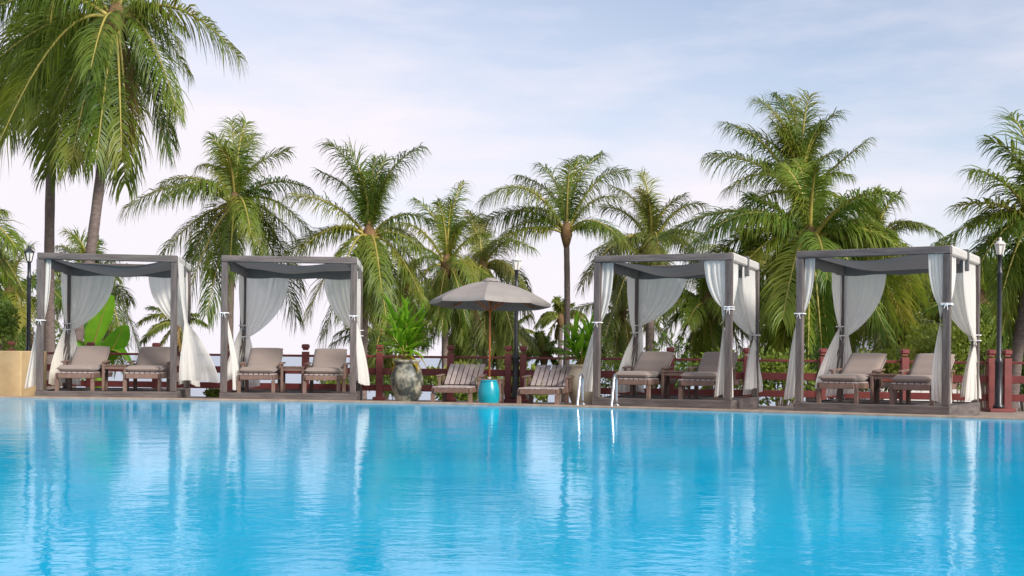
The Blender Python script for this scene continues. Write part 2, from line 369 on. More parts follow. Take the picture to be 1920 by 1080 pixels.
def cabana(X, Y, rot, label, cfg, sag, seed):
    g = empty('canopy_cabana', (X, Y, 0), -rot, label, 'cabana', 'curtained cabanas along the pool edge')
    # platform: frame boards round a floor of planks
    b = MB(); b.box((W/2, -.02, P/2), (W+.13, .09, P), .008); b.build('platform_board', M['wood_x'], g)
    b = MB(); b.box((W/2, D+.02, P/2), (W+.13, .09, P), .008); b.build('platform_board', M['wood_x'], g)
    for x in (-.02, W+.02):
        b = MB(); b.box((x, D/2, P/2), (.09, D-.054, P), .008); b.build('platform_board', M['wood_y'], g)
    nb = 12; pw = (W-.06)/nb
    for i in range(nb):
        b = MB(); b.box((.03+pw*(i+.5), D/2, P-.035), (pw-.008, D-.056, .03), .003); b.build('floor_plank', M['wood_y'], g)
    cor = {'FL': (0, 0), 'FR': (W, 0), 'BL': (0, D), 'BR': (W, D)}
    for k, c_ in cor.items():
        b = MB(); b.box((c_[0], c_[1], (P+H-.115)/2), (.105, .105, H-.115-P-.004), .008); b.build('post', M['wood_z'], g)
    hz = H-.055
    for y in (0, D):
        b = MB(); b.box((W/2, y, hz), (W+.107, .11, .11), .008); b.build('beam', M['wood_x'], g)
    for x in (0, W):
        b = MB(); b.box((x, D/2, hz), (.10, D-.114, .104), .008); b.build('beam', M['wood_y'], g)
    # sagging canvas roof slung between the beams
    nu = 26; b = MB()
    for j in range(nu):
        for i in range(nu):
            u, v = i/(nu-1), j/(nu-1)
            z = H-.06 - sag*(math.sin(math.pi*u)**.9)*(.55+.45*math.sin(math.pi*v)) - .02*math.sin(9*u+3*v+seed)*math.sin(math.pi*u) - .012*math.sin(23*v+seed)*math.sin(math.pi*u)
            b.v.append((.056+u*(W-.112), .062+v*(D-.124), z))
    b.f = [[j*nu+i, j*nu+i+1, (j+1)*nu+i+1, (j+1)*nu+i] for j in range(nu-1) for i in range(nu-1)]
    b.build('roof_canvas', M['roofcloth'], g, True)
    # inner valance, the dark canvas flap along left beam and back beam
    for (a, c_) in (((.058, .06), (.058, D-.06)), ((.06, D-.062), (W-.06, D-.062))):
        b = MB(); m_ = 24
        for i in range(m_):
            t = i/(m_-1); q = (a[0]+(c_[0]-a[0])*t, a[1]+(c_[1]-a[1])*t); w_ = .006*math.sin(t*31+seed)
            b.v += [(q[0]+w_, q[1]-abs(w_), H-.05), (q[0]+w_*2+.004, q[1]-abs(w_)*2-.004, H-.24-.01*math.sin(t*17))]
        b.f = [[2*i, 2*i+1, 2*i+3, 2*i+2] for i in range(m_-1)]; b.build('valance', M['roofcloth'], g, True)
    # white sleeve over the right-hand beam, in two pieces with a dark strap between
    for v0, v1 in ((.07, D*.52), (D*.60, D-.05)):
        b = MB(); b.box((W, (v0+v1)/2, hz+.002), (.118, v1-v0, .135), .02); b.build('beam_sleeve', M['curtain'], g)
    b = MB(); b.box((W+.002, D*.56, hz-.06), (.126, .085, .33), .01); b.build('strap', M['roofcloth'], g)
    zt = H-.10
    rr_ = random.Random(seed)
    for i, (k, kind, span, zt_, bx, by, bw) in enumerate(cfg):
        zt_ += rr_.uniform(-.06, .06); span *= rr_.uniform(.85, 1.12); bw *= rr_.uniform(.85, 1.3)
        c_ = cor[k]; sx = 1 if k[1] == 'L' else -1; sy = 1 if k[0] == 'F' else -1
        if kind == 'x': t0 = (c_[0]+sx*.05, c_[1]); t1 = (c_[0]+sx*(.05+span), c_[1]); tie = (c_[0]+sx*.085, c_[1]); bd = (1, .25)
        elif kind == 'y': t0 = (c_[0], c_[1]+sy*.05); t1 = (c_[0], c_[1]+sy*(.05+span)); tie = (c_[0], c_[1]+sy*.085); bd = (.35, 1)
        elif kind == 'free': t0 = (c_[0]+.062, c_[1]+.02); t1 = (c_[0]+.062, c_[1]+sy*span); tie = (c_[0]+.16, c_[1]+sy*.42); bd = (.8, .6)
        else: t0 = (c_[0]-.09, c_[1]+.055); t1 = (c_[0]-.09+span, c_[1]+.055); tie = (c_[0], c_[1]+.07); bd = (1, .1)   # kept close round the post
        cu = curtain(g, t0, t1, tie, zt, zt_, P+.06+(.10 if bw > .5 else 0), (c_[0]+bx, c_[1]+by), bd, bw, pl=max(3, int(3+span*5)), seed=seed*31+i, free_drop=.1, tw=.42 if kind == 'free' else .085)
        if kind != 'free': tie_band(cu, c_, zt_)
    return g

std = [('FL', 'p', .22, 1.42, -.10, .06, .22), ('BL', 'x', .80, 1.30, .02, -.05, .46), ('BL', 'y', .50, 1.36, -.16, -.22, .48),
       ('BR', 'x', .55, 1.30, -.05, .03, .32), ('BR', 'y', 1.15, 1.22, -.02, -.14, .46), ('FR', 'x', .20, 1.62, -.10, .03, .20), ('FR', 'y', .62, 1.62, -.04, .14, .24)]
def vary(base, **kw):
    o = []
    for r_ in base:
        k = r_[0] + r_[1]; o.append(kw.get(k, r_))
    return [x for x in o if x]
gz = []
gz.append(cabana(-7.849, 20.407, -.159, 'curtained wooden cabana beside the tan wall, its right curtain blowing outward',
    vary(std, FRx=None, FRy=('FR', 'free', .9, 1.35, 0.42, .35, .62), BRy=('BR', 'y', .5, 1.3, .16, -.1, .3), BRx=('BR', 'x', .62, 1.40, .0, .02, .25)), .22, 1))
gz.append(cabana(-4.831, 20.572, -.078, 'curtained wooden cabana left of the mossy jar, its roof canvas nearly taut',
    vary(std, FLp=('FL', 'y', .25, 1.48, .16, .30, .30), BLx=('BL', 'x', .74, 1.22, .10, -.05, .36), FRx=None, BRx=('BR', 'x', .62, 1.30, -.05, .0, .26), FRy=('FR', 'y', .7, 1.45, .18, .25, .46)), .11, 2))
gz.append(cabana(1.381, 19.931, .380, 'curtained wooden cabana directly behind the pool ladder',
    vary(std, FLp=('FL', 'p', .34, 1.45, -.20, .16, .30), BLx=('BL', 'x', .85, 1.42, -.02, -.05, .46), FRx=('FR', 'x', .34, 1.70, -.10, .03, .16)), .20, 3))
gz.append(cabana(4.384, 18.693, .537, 'nearest and largest curtained wooden cabana, at the right end of the pool edge',
    vary(std, FLp=('FL', 'p', .34, 1.58, -.13, .12, .26)), .18, 4))

# ------------------------------------------------------------------ loungers, tables
def lounger(name, label, cushion, group):
    """foot end at the origin pointing to -Y, head towards +Y"""
    g = empty(name, (0, 0, 0), 0, label, 'lounger', group); w, zs = .62, .30
    hinge = 1.08; ang = R(30); bl = .72; mw = M['teak']
    for x in (-1, 1):
        b = MB(); b.box((x*(w/2-.02), .95, zs-.03), (.04, 1.84, .085), .008); b.build('side_rail', mw, g)
        for y in (.07, 1.12):
            b = MB(); b.box((x*(w/2-.021), y, (zs-.075)/2), (.062, .07, zs-.078), .006); b.build('leg', mw, g)
        b = MB(); ax = x*(w/2+.035)
        b.bar((ax, .80, .50), (ax, 1.28, .52), .075, .028, .008); arm = b.build('armrest', mw, g)
        for y in (.84, 1.22): b2 = MB(); b2.bar((ax-x*.018, y, .24), (ax-x*.018, y, .488), .04, .05, .005, up=(0, 1, 0)); b2.build('arm_support', mw, arm)
    b = MB(); b.box((0, .015, zs-.03), (w-.085, .03, .08), .006); b.build('end_rail', mw, g)
    b = MB(); b.box((0, 1.88, zs-.03), (w-.085, .03, .08), .006); b.build('end_rail', mw, g)
    dy, dz = math.cos(ang), math.sin(ang)
    for x in (-1, 1):
        b = MB(); b.bar((x*(w/2-.075), hinge, zs+.0), (x*(w/2-.075), hinge+dy*bl, zs+dz*bl), .04, .03, .005); b.build('back_stile', mw, g)
    b = MB(); b.bar((0, hinge+dy*bl*.6, zs+dz*bl*.6-.03), (0, 1.66, zs-.0), .30, .022, .004); b.build('back_prop', mw, g)
    ns = 7; sw = (w-.02)/ns
    for i in range(ns):
        x = -w/2+.01+sw*(i+.5); b = MB()
        b.box((x, .02+hinge/2-.01, zs+.025), (sw-.016, hinge-.02, .022), .004); b.build('seat_slat', M['slat'], g)
        b = MB(); o_ = Vector((x, hinge+.012-dz*.026, zs+.022+dy*.026)); d_ = Vector((0, dy, dz))
        b.bar(o_+d_*.02, o_+d_*bl, sw-.016, .02, .004); b.build('back_slat', M['slat'], g)
    if cushion:
        def pad(a, bvec, l, th, nm):
            m_, k_ = 12, 18; b = MB(); no = Vector((0, -bvec.z, bvec.y))
            for top in (1, 0):
                for j in range(k_+1):
                    for i in range(m_+1):
                        u, v = i/m_*2-1, j/k_*2-1
                        e = (1-abs(u)**7)**.5*(1-abs(v)**14)**.5
                        puff = .5+.5*e*(1 + .08*math.cos(v*9))
                        p = Vector(a) + Vector((u*(w/2-.015), 0, 0)) + bvec*(l*(v+1)/2) + no*(th*(puff if top else (1-puff)*.95))
                        b.v.append(tuple(p))
            n1 = (m_+1)*(k_+1)
            for j in range(k_):
                for i in range(m_):
                    q = j*(m_+1)+i; b.f += [[q, q+1, q+m_+2, q+m_+1], [n1+q+m_+1, n1+q+m_+2, n1+q+1, n1+q]]
            for j in range(k_):
                for i in (0, m_): q = j*(m_+1)+i; b.f.append([q, q+m_+1, n1+q+m_+1, n1+q])
            for i in range(m_):
                for j in (0, k_): q = j*(m_+1)+i; b.f.append([q, q+1, n1+q+1, n1+q])
            o_ = b.build(nm, M['cushion'], g, True); bm = bmesh.new(); bm.from_mesh(o_.data); bmesh.ops.recalc_face_normals(bm, faces=bm.faces[:]); bm.to_mesh(o_.data); bm.free()
            return o_
        pad((0, .0, zs+.038), Vector((0, 1, 0)), hinge+.02, .11, 'seat_cushion')
        pad((0, hinge+.012-dz*.04, zs+.03+dy*.04), Vector((0, dy, dz)), bl+.03, .085, 'back_cushion')
    return g
def table(label, w=.42, dp=.42, h=.46):
    t = empty('side_table', (0, 0, 0), 0, label, 'table', None); ns = 5; sw = w/ns
    for i in range(ns): b = MB(); b.box((-w/2+sw*(i+.5), 0, h-.012), (sw-.008, dp, .024), .003); b.build('slat', M['teak'], t)
    for x in (-1, 1):
        b = MB(); b.box((x*(w/2-.03), 0, h-.054), (.03, dp-.1, .055), .004); b.build('apron', M['teak'], t)
        for y in (-1, 1): b = MB(); b.box((x*(w/2-.03), y*(dp/2-.03), (h-.026)/2), (.045, .045, h-.028), .004); b.build('leg', M['teak'], t)
    b = MB(); b.box((0, -dp/2+.03, h-.054), (w-.11, .03, .055), .004); b.build('apron', M['teak'], t)
    return t
L0 = lounger('cushioned_lounger', 'x', True, 'cushioned loungers inside the cabanas')
T0 = table('x')
where = ['cabana beside the tan wall', 'cabana left of the mossy jar', 'cabana behind the pool ladder', 'nearest cabana at the right end']
first = True
for g, wn in zip(gz, where):
    rz = g.rotation_euler.z; Mx = Matrix.Translation(g.location) @ Matrix.Rotation(rz, 4, 'Z')
    for u, side in ((.50, 'left'), (1.60, 'right')):
        l_ = L0 if first else copy_tree(L0); 
        l_.location = Mx @ Vector((u, .22 if side == 'left' else .25, P-.019)); l_.rotation_euler = (0, 0, rz + R(random.uniform(-2, 2)))
        l_['label'] = f'taupe cushioned lounger on the {side} side of the {wn}'
        first_t = first; first = False
    t_ = T0 if g is gz[0] else copy_tree(T0)
    t_.location = Mx @ Vector((1.05, 1.05, P-.019)); t_.rotation_euler = (0, 0, rz)
    t_['label'] = f'small wooden side table between the two loungers of the {wn}'; t_['group'] = 'side tables by the loungers'
S0 = lounger('slatted_lounger', 'bare slatted wooden lounger between the mossy jar and the turquoise drum', False, 'slatted loungers under the umbrella')
a = px(846, 671, 20.6); S0.location = (a.x, a.y, 0); S0.rotation_euler.z = R(-7); S0.scale = (1.1, 1.05, 1.0)
S1 = copy_tree(S0); a = px(1008, 671, 20.2); S1.location = (a.x, a.y, 0); S1.rotation_euler.z = R(-11); S1['label'] = 'bare slatted wooden lounger right of the lamp post and turquoise drum'
t_ = copy_tree(T0); a = px(921, 671, 21.3); t_.location = (a.x, a.y, 0); t_.rotation_euler.z = R(-8); t_['label'] = 'small wooden side table behind the turquoise drum'; t_['group'] = 'side tables by the loungers'

# turquoise garden drum
a = px(917, 671, 19.9); dr = empty('garden_stool', (a.x, a.y, 0), 0, 'turquoise glazed ceramic drum stool at the pool edge', 'stool')
b = MB(); prof = [(.128, 0), (.135, .012), (.135, .03)] + [(.135+.042*math.sin(math.pi*i/14)**.8, .03+.41*i/14) for i in range(15)] + [(.135, .455), (.12, .468)]
b.lathe(prof, 32); b.build('body', M['drum'], dr, True)
b = MB(); b.lathe([(.139, .44), (.146, .447), (.139, .454)], 32); b.build('rim', M['drum'], dr, True)

# ------------------------------------------------------------------ umbrella
a = px(918, 671, 21.6); um = empty('parasol', (a.x, a.y, 0), 0, 'open taupe canvas parasol on a varnished pole behind the turquoise drum', 'parasol')
tilt = Matrix.Translation((0, 0, 1.80)) @ Matrix.Rotation(R(1.2), 4, 'Y') @ Matrix.Rotation(R(-2.5), 4, 'X')
rad, hh = 1.07, .37; off = R(-4)
for k in range(8):
    a0, a1 = off+2*math.pi*k/8, off+2*math.pi*(k+1)/8; b = MB(); n_ = 10
    for j in range(n_+1):
        t = j/n_; r_ = rad*t
        for i in range(9):
            s = i/8; c0 = Vector((math.cos(a0), math.sin(a0), 0))*r_; c1 = Vector((math.cos(a1), math.sin(a1), 0))*r_
            p = c0.lerp(c1, s); bel = math.sin(math.pi*s)
            z = hh*(1-t**1.85) - .03*bel*t*(1-.6*t); p = p*(1-.015*bel*t)
            b.v.append(tuple(tilt @ Vector((p.x, p.y, z))))
    for j in range(n_):
        for i in range(8): q = j*9+i; b.f.append([q, q+1, q+10, q+9])
    base = len(b.v)     # hem
    for i in range(9): v = Vector(b.v[n_*9+i]); b.v.append((v.x, v.y, v.z-.055))
    for i in range(8): b.f.append([n_*9+i, n_*9+i+1, base+i+1, base+i])
    b.build('canopy_panel', M['umbrella'], um, True)
    b = MB(); b.bar(tilt @ Vector((0, 0, hh-.10)), tilt @ Vector((math.cos(a0)*rad*.97, math.sin(a0)*rad*.97, -.02)), .022, .022, .003); rb = b.build('rib', M['pole'], um)
    b = MB(); b.bar(tilt @ Vector((0, 0, -.16)), tilt @ Vector((math.cos(a0)*rad*.5, math.sin(a0)*rad*.5, .175)), .018, .018, .003); b.build('strut', M['pole'], rb)
b = MB()
for r_, z in ((.0, .44), (.07, .433), (.125, .40), (.15, .375)):
    for k in range(16): an = 2*math.pi*k/16; b.v.append(tuple(tilt @ Vector((r_*math.cos(an), r_*math.sin(an), z-.012*(k % 2)*(r_ > .1)))))
for j in range(3):
    for k in range(16): b.f.append([j*16+k, j*16+(k+1) % 16, (j+1)*16+(k+1) % 16, (j+1)*16+k])
b.build('vent_cap', M['umbrella'], um, True)
b = MB(); b.tube([(0, 0, .42), (0, 0, 2.18)], .019, 12); b.build('pole', M['pole'], um, True)
b = MB(); b.lathe([(.027, .34), (.034, .36), (.034, .44), (.027, .49)], 12); b.build('collar', M['polecollar'], um, True)
b = MB(); b.tube([(0, 0, .05), (0, 0, .36)], .026, 12); b.box((0, 0, .03), (.46, .46, .06), .015); b.build('base', M['black'], um)

# ------------------------------------------------------------------ lamp posts
def lamp(x, Y, h, label, kind):
    a = px(x, 671, Y); g = empty('lamp_post', (a.x, a.y, 0), 0, label, 'lamp', 'garden lamp posts along the fence')
    b = MB(); b.box((0, 0, .03), (.40, .30, .06), .01); b.build('plinth', M['fence'], g)
    b = MB(); b.lathe([(.09, .06), (.09, .10), (.064, .13), (.060, .80), (.068, .83), (.062, .88), (.040, .93), (.036, h-.62), (.046, h-.60), (.046, h-.56), (.033, h-.54), (.031, h-.30), (.045, h-.29), (.05, h-.27)], 16)
    b.build('pole', M['black'], g, True)
    n_ = 6; r0, r1, z0, z1 = .05, .088, h-.27, h-.10
    lt = MB(); lt.lathe([(r0-.012, z0), (r1-.014, z1)], n_); gl = lt.build('lantern_glass', M['lampglass'], g)
    fr = MB()
    for k in range(n_):
        an = 2*math.pi*k/n_; fr.bar((r0*math.cos(an), r0*math.sin(an), z0), (r1*math.cos(an), r1*math.sin(an), z1), .012, .012, .002)
    fr.build('lantern_frame', M['black'] if kind else M['lampglass'], g)
    tp = MB(); tp.lathe([(r1+.012, z1), (r1+.012, z1+.01), (.055, z1+.045), (.025, z1+.07), (.022, z1+.09), (.028, z1+.105), (.012, z1+.125)], 12)
    tp.build('lantern_cap', M['black'] if kind else M['lampglass'], g, True)
    return g
lamp(53, 23.0, 2.82, 'black lamp post with dark lantern cap next to the tan wall', 1)
lamp(967, 22.85, 2.74, 'black lamp post with white lantern behind the parasol', 0)
lamp(1873, 20.75, 2.93, 'tall black lamp post with white lantern right of the nearest cabana', 0)

# ------------------------------------------------------------------ jars and pot plants
def jar(x, Y, label, m, s=1, seed=0):
    a = px(x, 671, Y); g = empty('clay_jar', (a.x, a.y, 0), seed, label, 'jar', 'big clay jars holding plants')
    prof = [(.17, 0), (.175, .02)] + [(.17+.10*math.sin(math.pi*.5*min(1, i/9))**1.1 - .085*max(0, (i-9)/6)**1.6, .02+.66*i/15) for i in range(16)] + [(.205, .695), (.225, .715), (.222, .74), (.20, .745), (.185, .73), (.18, .64)]
    b = MB(); b.lathe([(r_*s, z*s) for r_, z in prof], 36); b.build('body', m, g, True)
    b = MB(); b.lathe([(.02*s, .655*s), (.186*s, .66*s)], 24); b.build('soil', M['soil'], g)
    return a
def blade(l, w, bend, n_=8, fold=.25):
    b = MB(); y = z = 0; an = 0
    for j in range(n_+1):
        t = j/n_; ww = w*math.sin(math.pi*min(1, (.04+.96*t)**.75))*(1 if t < .98 else .2) + .002
        b.v += [(-ww/2, y, z+ww*fold), (0, y, z), (ww/2, y, z+ww*fold)]
        y += l/n_*math.cos(an); z += l/n_*math.sin(an); an -= bend/n_*(0.4+1.2*t)
    for j in range(n_):
        for i in (0, 1): q = j*3+i; b.f.append([q, q+1, q+4, q+3])
    return b
blades = [(blade(.58*s_, .088, bd).mesh('leaf', M['lance'], True), blade(.5*s_, .075, bd+.5).mesh('leaf', M['lance_old'], True)) for s_, bd in ((1, .5), (1.15, .8), (.85, .3), (1.05, 1.1), (.95, .65))]
def lance_plant(base, label, hgt, n_stem, spread, seed, old=6, sc_=1.0):
    r_ = random.Random(seed); g = empty('lance_leaf_plant', base, 0, label, 'plant', 'lance-leaved pot plants')
    for s in range(n_stem):
        an = r_.uniform(0, 6.28); lean = r_.uniform(.05, spread); hs = hgt*r_.uniform(.45, 1)
        pts = [Vector((.05*math.cos(an), .05*math.sin(an), 0)) + Vector((math.cos(an)*lean*t*t, math.sin(an)*lean*t*t, hs*t)) for t in np.linspace(0, 1, 6)]
        b = MB(); b.tube(pts, [.016, .015, .014, .012, .011, .009], 6); b.build('stem', M['midrib'], g, True)
        nl = 13
        for k in range(nl):
            t = .30 + .70*k/(nl-1); i = min(4, int(t*5)); p = pts[i].lerp(pts[i+1], t*5-i) if t < 1 else pts[5]
            is_old = k < 2 and r_.random() < old/10; me = blades[r_.randrange(5)][1 if is_old else 0]
            o = link('leaf', me, g); o.location = p
            elev = R(-25) if is_old else R(10+65*(k/(nl-1)) + r_.uniform(-12, 12))
            o.rotation_euler = (elev, 0, an + k*2.4 + r_.uniform(-.4, .4)); q = r_.uniform(.8, 1.15)*sc_; o.scale = (q, q, q)
    return g
a = jar(763, 21.5, 'big mossy grey-green clay jar left of the slatted loungers', M['jar1'], 1.05, 2.3)
lance_plant((a.x, a.y, .68), 'bright green lance-leaved plant growing from the mossy grey jar', .92, 9, .34, 5)
a = jar(1091, 21.6, 'big cream clay jar half hidden by the curtain behind the pool ladder', M['jar2'], .98, .4)
lance_plant((a.x, a.y, .68), 'green lance-leaved plant growing from the cream jar', .60, 7, .34, 9, 2, .9)

# ------------------------------------------------------------------ tan wall and pool ladder
a = px(40, 671, 21.6); b = MB(); b.box((a.x-2.2, a.y+.6, .43), (4.4, 1.2, .87), .015); wl = b.build('planter_wall', M['stucco'])
tag(wl, 'tan rendered planter wall at the left end of the deck', 'wall')
a = px(1118, 671, 18.36); ld = empty('pool_ladder', (a.x, a.y, 0), R(-20), 'stainless steel pool ladder with two curved handrails', 'ladder')
for s in (-.265, .265):
    pts = [(s, -.10, -.55), (s, -.10, .05)]
    pts += [(s-.0, -.10+.14*t, .05+.46*t) for t in np.linspace(.1, 1, 6)]
    pts += [(s, .04+.075*(1-math.cos(an)), .51+.075*math.sin(an)) for an in np.linspace(.3, math.pi, 8)]
    pts += [(s, .19+.02*t, .51-.39*t) for t in np.linspace(.15, 1, 5)]
    b = MB(); b.tube(pts, .021, 10); hr = b.build('handrail', M['steel'], ld, True)
    b = MB(); b.lathe([(.05, ZC-.004), (.05, ZC+.012), (.025, ZC+.02)], 16, (s, .21, 0)); b.build('flange', M['steel'], hr, True)
for z in (-.10, -.38): b = MB(); b.box((0, -.10, z), (.50, .07, .03), .006); b.build('tread', M['steel'], ld)

# ------------------------------------------------------------------ palms
def frond_mesh(Pts, S0, lmax, w, droop, seed, mleaf, nleaf=64, ratio=1.0):
    """a drooping feather leaf: leaflets both sides of the rachis Pts (n,3), local coordinates"""
    r_ = np.random.default_rng(seed); n = len(Pts); seg = np.linalg.norm(np.diff(Pts, axis=0), axis=1); s = np.r_[0, np.cumsum(seg)]/seg.sum()
    T = np.gradient(Pts, axis=0); T /= np.linalg.norm(T, axis=1)[:, None]
    t = np.linspace(.13, 1, nleaf); vs_, fs_ = [], []
    for side in (-1, 1):
        tt = np.clip(t + r_.normal(0, .006, nleaf), .1, 1)
        p = np.column_stack([np.interp(tt, s, Pts[:, i]) for i in range(3)]); tg = np.column_stack([np.interp(tt, s, T[:, i]) for i in range(3)]); tg /= np.linalg.norm(tg, axis=1)[:, None]
        S = S0[None] - tg*(tg @ S0)[:, None]; S /= np.linalg.norm(S, axis=1)[:, None]+1e-9
        Nn = np.cross(S, tg); Nn *= np.sign(Nn[:, 2:3]+1e-6)
        al = np.radians(74 - 44*tt**1.6) + r_.normal(0, .09, nleaf)
        lift = .12 + r_.normal(0, .16, nleaf)
        d0 = tg*np.cos(al)[:, None] + S*side*np.sin(al)[:, None] + Nn*lift[:, None]; d0 /= np.linalg.norm(d0, axis=1)[:, None]
        ln = lmax*np.interp(tt, [.1, .22, .45, .75, .93, 1], [.40, .80, 1, .90, .66, .5])*r_.uniform(.78, 1.08, nleaf)
        dr = droop*r_.uniform(.55, 1.3, nleaf); g = np.array([0, 0, -1.])
        wv = tg - d0*np.sum(tg*d0, axis=1)[:, None]; wv /= np.linalg.norm(wv, axis=1)[:, None]+1e-9
        nrm = lambda a_: a_/(np.linalg.norm(a_, axis=1)[:, None]+1e-9)
        wind = r_.normal(0, .10, (nleaf, 3)) + np.array([-.05, 0, 0])
        d1 = nrm(d0 + g*dr[:, None]*.65 + wind*.5); d2 = nrm(d1 + g*dr[:, None]*.85 + wind); d3 = nrm(d2 + g*dr[:, None]*.7)
        p1 = p+d0*(ln*.24)[:, None]; p2 = p1+d1*(ln*.27)[:, None]; p3 = p2+d2*(ln*.27)[:, None]; p4 = p3+d3*(ln*.25)[:, None]
        ww = (w*r_.uniform(.7, 1.15, nleaf))[:, None]*wv
        blk = np.stack([p-ww*.28, p+ww*.28, p1-ww*.5, p1+ww*.5, p2-ww*.42, p2+ww*.42, p3-ww*.24, p3+ww*.24, p4], 1).reshape(-1, 3)
        base = sum(len(x) for x in vs_); vs_.append(blk)
        for k in range(nleaf): q = base+9*k; fs_ += [[q, q+1, q+3, q+2], [q+2, q+3, q+5, q+4], [q+4, q+5, q+7, q+6], [q+6, q+7, q+8]]
    V = np.concatenate(vs_)
    me = bpy.data.meshes.new('frond'); me.from_pydata(V.tolist(), [], fs_); me.materials.append(mleaf)
    me.polygons.foreach_set('use_smooth', [True]*len(me.polygons)); me.update(); return me

def palm(crown, Y, foot, zfoot, label, fronds, mleaf='frond', extra=8, droop=1.05, trunk_r=.14, seed=1, lw=.036, nuts=0, ext_len=None, stiff=0, leaf_scale=1.0, mat_trunk='bark', nleaf=60, up_extra=3, hang=4, group='coconut palms behind the fence'):
    r_ = random.Random(seed); c = px(*crown, Y); f0 = px(foot[0], foot[1], Y)
    t_ = (zfoot - c.z)/(f0.z - c.z); fz = Vector((c.x+(f0.x-c.x)*t_, Y + r_.uniform(-.3, .3), zfoot))
    leaf_scale *= r_.uniform(.85, 1.12); droop *= r_.uniform(.75, 1.3)
    g = empty('coconut_palm', fz, 0, label, 'palm tree', group)
    cl = c - fz
    # trunk with slight bow and swollen foot
    n = 26; pts, rad = [], []; perp = Vector((1, .3, 0))*(.012*cl.length*r_.choice((-1, 1)))
    for i in range(n):
        t = i/(n-1); pts.append(cl*t + perp*math.sin(math.pi*t) + Vector((0, 0, -.25 if i == 0 else 0)))
        rad.append(trunk_r*(1.0 - .22*t + .55*math.exp(-t*9) + (.035 if i % 2 else 0)))
    b = MB(); b.tube(pts, rad, 12); b.build('trunk', M[mat_trunk], g, True)
    # fibrous crown shaft
    b = MB(); b.lathe([(trunk_r*.75, -.50), (trunk_r*1.25, -.25), (trunk_r*1.7, 0), (trunk_r*1.5, .22), (trunk_r*.7, .50)], 12, cl); b.build('crown_shaft', M['fibre'], g, True)
    dist = []
    specs = []
    for q in fronds:
        tx, ty, bu = q[:3]; dp = q[3] if len(q) > 3 else r_.uniform(-.35, .35)
        ln_px = math.hypot(tx-crown[0], ty-crown[1]); ll = ln_px/F*Y
        tip = px(tx, ty, Y) + Vector((0, dp*ll, 0)) - fz; tip = cl + (tip-cl)*.96; specs.append((tip, bu)); dist.append((tip-cl).length)
    L = ext_len or float(np.percentile(dist, 70))*.93
    for k in range(extra):
        az = 2*math.pi*(k+r_.uniform(-.3, .3))/extra; e = R(r_.uniform(-50, 25)); ll = L*r_.uniform(.8, 1.0)
        tip = cl + Vector((math.cos(az)*math.cos(e), math.sin(az)*math.cos(e), math.sin(e)))*ll; specs.append((tip, r_.uniform(.25, .42)))
    for k in range(hang):
        az = 2*math.pi*(k+r_.uniform(-.4, .4))/hang + .4; e = R(r_.uniform(-78, -58)); ll = L*r_.uniform(.75, .98)
        specs.append((cl + Vector((math.cos(az)*math.cos(e), math.sin(az)*math.cos(e), math.sin(e)))*ll, r_.uniform(.18, .3)))
    for k in range(up_extra):
        az = r_.uniform(0, 6.28); ll = L*r_.uniform(.65, .85); tip = cl + Vector((math.cos(az)*.32, math.sin(az)*.4, .93))*ll; specs.append((tip, .06))
    for k, (tip, bu) in enumerate(specs):
        chord = tip-cl; ll = chord.length
        ctrl = cl + chord*.45 + Vector((0, 0, bu*ll*1.25))
        if chord.z > .75*ll: ctrl = cl + Vector((chord.x*.12, chord.y*.12, chord.z*.78))
        start = cl + (ctrl-cl).normalized()*trunk_r*.9
        tt = np.linspace(0, 1, 15)[:, None]; p0, p1, p2 = [np.array(v) for v in (start, ctrl, tip)]
        Pts = (1-tt)**2*p0 + 2*tt*(1-tt)*p1 + tt**2*p2
        arc = np.linalg.norm(np.diff(Pts, axis=0), axis=1).sum()
        ch = np.array([chord.x, chord.y, 0]); 
        S0 = np.cross(ch, [0, 0, 1.]); 
        if np.linalg.norm(S0) < .35*ll: S0 = S0 + np.array([1, r_.uniform(-.6, .6), 0])*ll*.5
        S0 = S0/np.linalg.norm(S0)
        tw = r_.uniform(-.45, .45); S0 = S0*math.cos(tw) + np.array([0, 0, 1.])*math.sin(tw)
        lm = (.31*arc + .16)*leaf_scale
        upness = max(0, chord.z/ll); drp = droop*(1-.3*upness)*r_.uniform(.75, 1.25)
        old = hang and len(fronds)+extra <= k < len(fronds)+extra+max(1, hang//4)
        me = frond_mesh(Pts, S0, lm, lw, drp*(1.3 if old else 1), seed*100+k, M['frond_dry' if old else mleaf], nleaf=int(nleaf*1.6*min(1.25, max(.7, arc/4))))
        fo = link('frond', me, g)
        rr = [.055*trunk_r/.14*(1-.92*i/14)+.004 for i in range(15)]
        b = MB(); b.tube([tuple(v) for v in Pts], rr, 5); b.build('midrib', M['midrib'], fo, True)
    for k in range(nuts):
        an = 2*math.pi*k/max(1, nuts)+r_.uniform(-.2, .2); b = MB()
        prof = [(.02, -.13), (.075, -.09), (.105, -.01), (.09, .07), (.03, .13)]
        b.lathe(prof, 10, cl + Vector((math.cos(an)*trunk_r*2.0, math.sin(an)*trunk_r*2.0, -.16-.12*(k % 2)))); b.build('coconut', M['coconut'], g, True)
    return g

